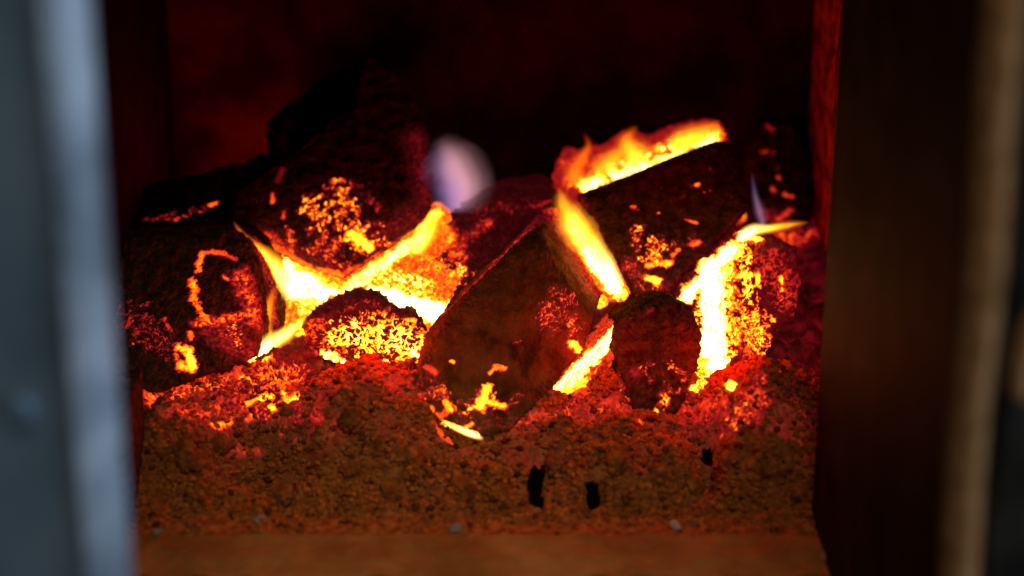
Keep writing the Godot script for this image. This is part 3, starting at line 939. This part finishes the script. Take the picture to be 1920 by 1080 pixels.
# -------------------------------------------------------------------- single small embers and cinders
func lump_mesh(sd: float, t0: float, t1: float, mat: String) -> ArrayMesh:
	var P := PackedVector3Array()
	var T := PackedFloat32Array()
	var rows := 30
	var cols := 44
	for i in rows:
		var a := PI * i / (rows - 1.0)
		for j in cols:
			var b := TAU * j / cols
			var u := Vector3(sin(a) * cos(b), cos(a), sin(a) * sin(b))
			var q := u * 9.0 + Vector3.ONE * sd
			var c := 0.45 - clampf(n_cell.get_noise_3dv(q * 0.75) + 1.0, 0.0, 1.0)
			var r := 1.0 + 0.35 * n_soft.get_noise_3dv(q * 0.9) + 0.35 * c + 0.08 * n_fine.get_noise_3dv(q)
			P.append(u * r * 0.003)
			T.append(clampf(lerpf(t0, t1, clampf(0.5 - 0.9 * c + 0.7 * n_warp.get_noise_3dv(q), 0.0, 1.0)), 0.0, 1.0))
	return grid_mesh(P, T, rows, cols, true, false, M[mat], M[mat + "_glow"], Vector3.UP)


func build_lumps() -> void:
	var kinds := [
		["small yellow hot ember", [lump_mesh(3.0, 0.62, 0.94, "crust"), lump_mesh(31.0, 0.58, 0.90, "crust")], "small yellow hot embers"],
		["small dull red ember with dark crust", [lump_mesh(57.0, 0.16, 0.62, "crust"), lump_mesh(83.0, 0.24, 0.54, "crust")], "small dull red embers"],
		["brown cinder lump", [lump_mesh(101.0, 0.0, 0.05, "ash"), lump_mesh(127.0, 0.0, 0.05, "ash")], "brown cinder lumps"]]
	for z in [[0, 540, 600, 840, 640, 9, 14.0, "under the yellow coal"], [0, 500, 560, 620, 650, 6, 12.0, "under the white hot coal"], [0, 1090, 470, 1170, 570, 7, 11.0, "at the foot of the long yellow flame"],
			[0, 1300, 660, 1390, 740, 8, 12.0, "at the foot of the tall white coal face"], [1, 400, 690, 600, 800, 12, 15.0, "heaped below the left briquette"], [1, 800, 420, 1000, 540, 8, 14.0, "behind the front briquette"],
			[1, 1020, 720, 1180, 790, 10, 12.0, "between the front briquette and the knobbly stump"], [1, 1170, 570, 1290, 620, 5, 13.0, "on top of the knobbly stump"], [1, 1390, 560, 1490, 740, 10, 16.0, "right of the tall coal face"],
			[1, 1290, 740, 1440, 800, 8, 12.0, "right of the knobbly stump's foot"], [2, 280, 790, 520, 930, 9, 18.0, "on the ash slope near the left jamb"], [2, 520, 760, 780, 930, 9, 20.0, "on the ash slope left of the front briquette"],
			[2, 850, 830, 1120, 930, 9, 20.0, "on the ash slope around the dark slots"], [2, 1120, 830, 1330, 930, 9, 20.0, "on the ash slope below the stump"], [2, 1340, 830, 1490, 930, 7, 18.0, "on the ash slope near the right cheek"]]:
		var kind = kinds[z[0]]
		for k in z[5]:
			var p := on_bed(rng.randf_range(z[1], z[3]), rng.randf_range(z[2], z[4]))
			var clear := true
			for s in slots:
				if absf(p.x - s[0]) < 0.008: clear = false
			if z[0] == 2 and not clear: continue
			var r: float = z[6] * 0.00025 * rng.randf_range(0.55, 1.25)
			var o := put(["glowing_ember", "glowing_cinder", "ash_cinder"][z[0]], kind[1][k % 2], null)
			o.position = p + Vector3(0, r * 0.1, 0)
			o.basis = Basis.from_euler(Vector3(rng.randf() * 6.0, rng.randf() * 6.0, rng.randf() * 6.0)).scaled(Vector3.ONE * r / 0.003)
			tag(o, kind[0] + " " + z[7], "ember" if z[0] < 2 else "cinder", kind[2] + " " + z[7])


# -------------------------------------------------------------------- flames: lens shaped bodies of thin glowing gas
func flame_shell(spine: Array, squeeze: float, a_max: float, t0: float, t1: float, mat: String, sd: float, rim := 1.8, v_row := 0.25, fade0 := 0.22, tilt := 0.0) -> ArrayMesh:
	var pts := PackedVector3Array()
	var wid := PackedFloat32Array()
	var rows := 44
	var cols := 36
	var n := spine.size()
	for i in rows:
		var u := float(i) / (rows - 1) * (n - 1)
		var k := mini(int(u), n - 2)
		var f := u - k
		var s0 = spine[maxi(k - 1, 0)]
		var s1 = spine[k]
		var s2 = spine[k + 1]
		var s3 = spine[mini(k + 2, n - 1)]
		pts.append(at(s1[0], s1[1], s1[2]).cubic_interpolate(at(s2[0], s2[1], s2[2]), at(s0[0], s0[1], s0[2]), at(s3[0], s3[1], s3[2]), f))
		wid.append(maxf(cubic_interpolate(s1[3], s2[3], s0[3], s3[3], f), 0.3) * 0.00025)
	var P := PackedVector3Array()
	var T := PackedFloat32Array()
	var A := PackedFloat32Array()
	for i in rows:
		var u := float(i) / (rows - 1)
		var t := (pts[mini(i + 1, rows - 1)] - pts[maxi(i - 1, 0)]).normalized()
		var s := t.cross(Vector3(0, 0.34, 0.94)).normalized()
		var w := s.cross(t).normalized()
		var tipped := sqrt(clampf(u / 0.10, 0.0, 1.0)) * sqrt(clampf((1.0 - u) / 0.06, 0.0, 1.0))
		for j in cols:
			var a := TAU * j / cols
			var q := (pts[i] * 1000.0 + Vector3(cos(a), sin(a), 0.0) * 3.0) * (0.28 if mat == "gas_flame" else 0.6) + Vector3.ONE * sd
			var r := wid[i] * (0.05 + 0.95 * tipped) * (1.0 + (0.24 if mat == "gas_flame" else 0.34) * n_soft.get_noise_3dv(q) + (0.0 if mat == "gas_flame" else 0.10) * n_fine.get_noise_3dv(q * 0.9))
			P.append(pts[i] + s * cos(a) * r + w * sin(a) * r * squeeze)
			T.append(clampf(lerpf(t0, t1, u) + tilt * cos(a) + 0.10 * n_soft.get_noise_3dv(q * 1.3 + Vector3.ONE * 5.0), 0.0, 1.0))
			A.append(clampf(a_max * pow(absf(sin(a)), rim) * smoothstep(0.0, fade0, u) * smoothstep(1.0, 0.45, u) * (1.0 + 0.5 * n_soft.get_noise_3dv(q * 0.8)), 0.0, 1.0))
	return grid_mesh(P, T, rows, cols, true, true, M[mat], M[mat], t_up(), A, v_row)


func t_up() -> Vector3:
	return Vector3.UP


func flame(label: String, spine: Array, a: float, t0: float, t1: float, core := true, mat := "flame", v_row := 0.25, squeeze := 0.5, rim := 2.3, tilt := 0.0) -> void:
	var t := thing("flame", label, "flame", "flames over the coals")
	var layers := [["outer_flame", 1.0, 0.34, 0.0], ["middle_flame", 0.70, 0.52, 0.04], ["inner_flame", 0.42, 0.62, 0.10]] if core else [["outer_flame", 1.0, 0.55, 0.0], ["inner_flame", 0.6, 0.8, 0.05]]
	for l in layers:
		var inner := []
		for s in spine: inner.append([s[0], s[1], s[2], s[3] * l[1]])
		put(l[0], flame_shell(inner, squeeze, a * l[2] * 1.3, minf(t0 + l[3] * 0.5, 1.0), minf(t1 + l[3], 1.0), mat, l[1] * 2.0 + spine[0][0] * 0.1, rim, v_row, 0.22, tilt), null, t)


func build_flames() -> void:
	flame("pale violet and pink gas flame floating above the middle of the coals", [[848, 402, 1.088, 46], [856, 378, 1.09, 76], [858, 350, 1.095, 88], [850, 322, 1.1, 84], [842, 296, 1.105, 66], [824, 262, 1.11, 40]], 0.48, 0.54, 0.66, true, "gas_flame", 0.75, 0.8, 4.4, 0.14)
	flame("pointed orange flame at left whose red tip licks the leaning briquette", [[570, 560, 1.050, 26], [530, 520, 1.050, 34], [490, 480, 1.048, 24], [458, 446, 1.047, 12], [436, 412, 1.046, 4]], 0.62, 0.95, 0.60)
	flame("small orange flame rising right of the leaning briquette's foot", [[772, 478, 1.062, 20], [800, 440, 1.060, 24], [818, 410, 1.058, 18], [826, 376, 1.056, 5]], 0.5, 0.88, 0.62)
	flame("long yellow flame between the front briquette and the black square one", [[1164, 554, 1.020, 20], [1132, 500, 1.022, 30], [1098, 450, 1.026, 34], [1072, 412, 1.030, 32], [1056, 382, 1.034, 24], [1048, 348, 1.04, 12]], 0.42, 0.98, 0.66)
	flame("white flame curling right from behind the black square briquette", [[1378, 452, 1.04, 12], [1410, 434, 1.04, 15], [1445, 428, 1.042, 13], [1480, 422, 1.044, 12], [1520, 416, 1.046, 7]], 0.34, 0.98, 0.66, true, "flame", 0.25, 0.6, 3.2)
	flame("thin bluish flame beside the right corner of the black square briquette", [[1434, 436, 1.045, 12], [1426, 402, 1.046, 17], [1416, 365, 1.048, 13], [1408, 315, 1.05, 7]], 0.13, 0.62, 0.46, true, "gas_flame", 0.75, 0.8, 3.4)
	flame("small white flame at the foot of the left briquette", [[462, 682, 1.012, 10], [498, 652, 1.012, 20], [530, 630, 1.014, 20], [562, 606, 1.016, 11], [580, 580, 1.018, 4]], 0.42, 0.96, 0.76, true, "flame", 0.25, 0.6, 3.2)
	flame("thin pink flame standing beside the right end of the left briquette", [[508, 640, 1.02, 8], [502, 600, 1.022, 12], [508, 560, 1.024, 10], [522, 528, 1.026, 4]], 0.28, 0.72, 0.62, false)
	flame("short orange and white flame right of the knobbly stump", [[1276, 770, 0.99, 4], [1310, 756, 0.99, 12], [1340, 742, 0.992, 13], [1378, 728, 0.995, 4]], 0.6, 0.92, 0.78)
	flame("curling flame wisp above the left end of the burning coal", [[1086, 350, 1.11, 26], [1080, 326, 1.11, 30], [1092, 300, 1.112, 26], [1104, 272, 1.113, 16], [1092, 246, 1.115, 8]], 0.26, 0.72, 0.50)
	flame("leaning flame wisp between the left end and the middle of the burning coal", [[1120, 335, 1.113, 24], [1136, 308, 1.113, 28], [1162, 288, 1.114, 18], [1180, 274, 1.116, 8]], 0.34, 0.78, 0.58)
	flame("flame wisp above the middle of the burning coal", [[1196, 312, 1.115, 40], [1186, 288, 1.115, 40], [1176, 262, 1.118, 26], [1196, 234, 1.12, 11]], 0.36, 0.80, 0.54)
	flame("broad low flame wisp above the right end of the burning coal", [[1262, 292, 1.12, 36], [1290, 266, 1.12, 40], [1326, 246, 1.122, 28], [1352, 226, 1.124, 12]], 0.40, 0.82, 0.58)
	flame("bright streak of flame under the rounded foot of the front briquette", [[828, 788, 0.952, 2], [846, 797, 0.951, 4], [876, 811, 0.950, 6], [908, 824, 0.949, 4]], 0.6, 0.84, 0.98, false)


# -------------------------------------------------------------------- pale chips on the sill
func build_chips() -> void:
	var list := [
		["pale ash chip on the sill near the left corner", 488, 976, 17, 9, 0.55], ["faint pale ash chip on the sill below the front briquette", 856, 992, 18, 8, 0.40], ["brightest white ash chip on the sill below the stump", 1268, 990, 13, 12, 1.0],
		["pale ash chip at the right end of the sill", 1556, 1044, 22, 11, 0.5], ["small tan ash chip beside the left jamb's foot", 296, 1000, 11, 8, 0.45]]
	for c in list:
		var P := PackedVector3Array()
		var T := PackedFloat32Array()
		for i in 14:
			var a := PI * i / 13.0
			for j in 20:
				var b := TAU * j / 20
				var u := Vector3(sin(a) * cos(b), cos(a), sin(a) * sin(b))
				P.append(u * (1.0 + 0.5 * n_soft.get_noise_3dv(u * 7.0 + Vector3.ONE * c[1])) * Vector3(c[3], c[4] * 0.8, c[3] * 0.7) * 0.00023)
				T.append(0.0)
		var m: StandardMaterial3D = M.chip.duplicate()
		m.albedo_color = Color(c[5], c[5] * 0.90, c[5] * 0.72).linear_to_srgb()
		var o := put("ash_chip", grid_mesh(P, T, 14, 20, true, false, m, m, Vector3.UP), null)
		o.position = on_bed(c[1], c[2]) + Vector3(0, c[4] * 0.0001, 0)
		o.rotation.y = c[1]
		tag(o, c[0], "ash chip", "pale ash chips on the sill")
